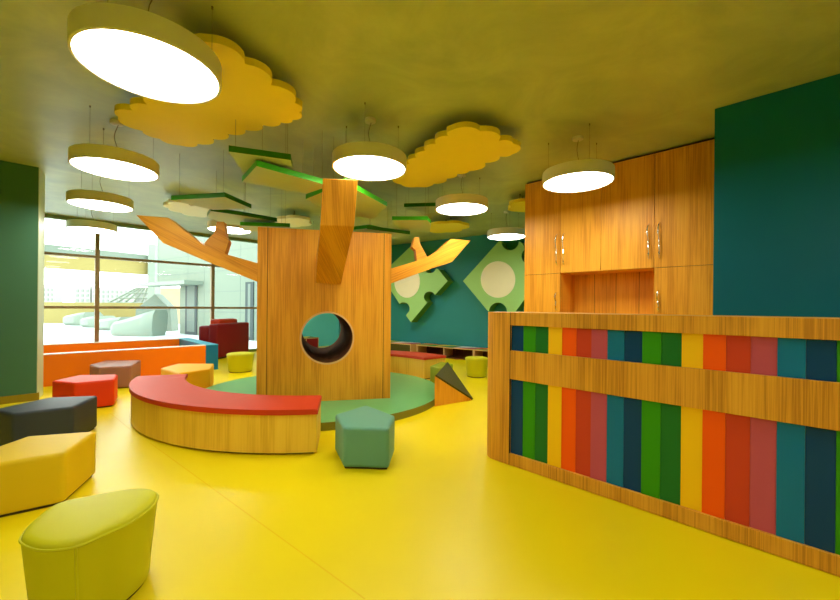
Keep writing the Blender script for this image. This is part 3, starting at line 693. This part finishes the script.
boat(56, 77, 326, .5, .75, 1.4, 'white sculpted seat outside, farthest from the glass doors')
bm = NB(); pk = [PD(136, 309, 17.5), PD(155, 294, 17.5), PD(170, 309, 17.5), Vector((PD(172, 325, 17.5).x, 17.5, -.02)), Vector((PD(134, 325, 17.5).x, 17.5, -.02))]; slab(bm, pk, (0, .5, 0)); tag(obj('peaked_screen', bm, MT['beam_grey']), 'grey green peaked sloping screen rising behind the largest sculpted seat', 'screen')
# glass lattice roof
lt = thing('lattice_skylight', 'white lattice skylight with diagonal bars beyond the terrace', 'skylight', PD(135, 303, 24))
bm = NB(); prism(bm, [(PD(108, 303, 25).x, 24.9), (PD(150, 303, 25).x, 24.9), (PD(150, 303, 25).x, 25.3), (PD(108, 303, 25).x, 25.3)], -.02, PD(130, 303, 25).z); obj('base_wall', bm, MT['white_out'], lt)
lo_ = [PD(108, 303, 25), PD(150, 303, 25)]; top = [PD(137, 288, 25), PD(150, 288, 25)]
for k in range(6):
    f = k / 5; a_ = lo_[0].lerp(lo_[1], f); b_ = top[0].lerp(top[1], f); bm = NB(); tube(bm, [a_, b_], .06, 6); obj('lattice_bar', bm, MT['white_out'], lt)
for k in range(4):
    f = k / 3; bm = NB(); tube(bm, [lo_[0].lerp(top[0], f), lo_[1].lerp(top[1], f)], .06, 6); obj('lattice_bar', bm, MT['white_out'], lt)
# distant buildings
def bld(pa, pb, ytop, y, label, cols, rows):
    a_ = PD(pa, ytop, y); b_ = PD(pb, ytop, y); t = thing('distant_building', label, 'building', (a_.x, y, 0), 'pale distant apartment buildings')
    bm = NB(); prism(bm, [(a_.x, y), (b_.x, y), (b_.x, y + 2), (a_.x, y + 2)], -.15, a_.z); obj('wall', bm, MT['faint'], t)
    for i in range(cols):
        for j in range(rows):
            x = a_.x + (b_.x - a_.x) * (i + .3) / cols; w = (b_.x - a_.x) / cols * .42; z = a_.z - .7 - j * (a_.z - .9) / rows
            bm = NB(); prism(bm, [(x, y - .1), (x + w, y - .1), (x + w, y), (x, y)], z - .55, z); obj('window_pane', bm, MT['fwin'], t)
bld(42, 54, 285, 80, 'pale distant apartment block at the very edge of the window view', 3, 4)
bld(75, 90, 286, 80, 'pale distant apartment block just left of the nearer mullion', 3, 4)
bld(92, 128, 287, 80, 'wide pale distant apartment block seen right of the nearer mullion', 8, 4)
bld(129, 148, 289, 85, 'pale distant apartment block behind the lattice skylight', 5, 3)

# ------------------------------------------------------------------ light
w = bpy.data.worlds.new('world'); SC.world = w; w.use_nodes = True; nt = w.node_tree
bg = nt.nodes['Background']; tcw = nt.nodes.new('ShaderNodeTexCoord'); sx = nt.nodes.new('ShaderNodeSeparateXYZ'); nt.links.new(tcw.outputs['Generated'], sx.inputs[0])
cr = nt.nodes.new('ShaderNodeValToRGB'); cr.color_ramp.elements[0].position = 0; cr.color_ramp.elements[0].color = (1, .99, .94, 1); cr.color_ramp.elements[1].position = .8; cr.color_ramp.elements[1].color = (.80, .90, 1, 1)
nt.links.new(sx.outputs['Z'], cr.inputs[0]); nt.links.new(cr.outputs[0], bg.inputs['Color']); bg.inputs['Strength'].default_value = 3.6
SC.cycles.max_bounces = 10; SC.cycles.diffuse_bounces = 6; SC.cycles.transparent_max_bounces = 12
SC.cycles.sample_clamp_indirect = 6
SC.view_settings.view_transform = 'Standard'; SC.view_settings.look = 'None'; SC.view_settings.gamma = 1; SC.view_settings.exposure = 0.80
try: SC.view_settings.use_curve_mapping = False
except Exception: pass
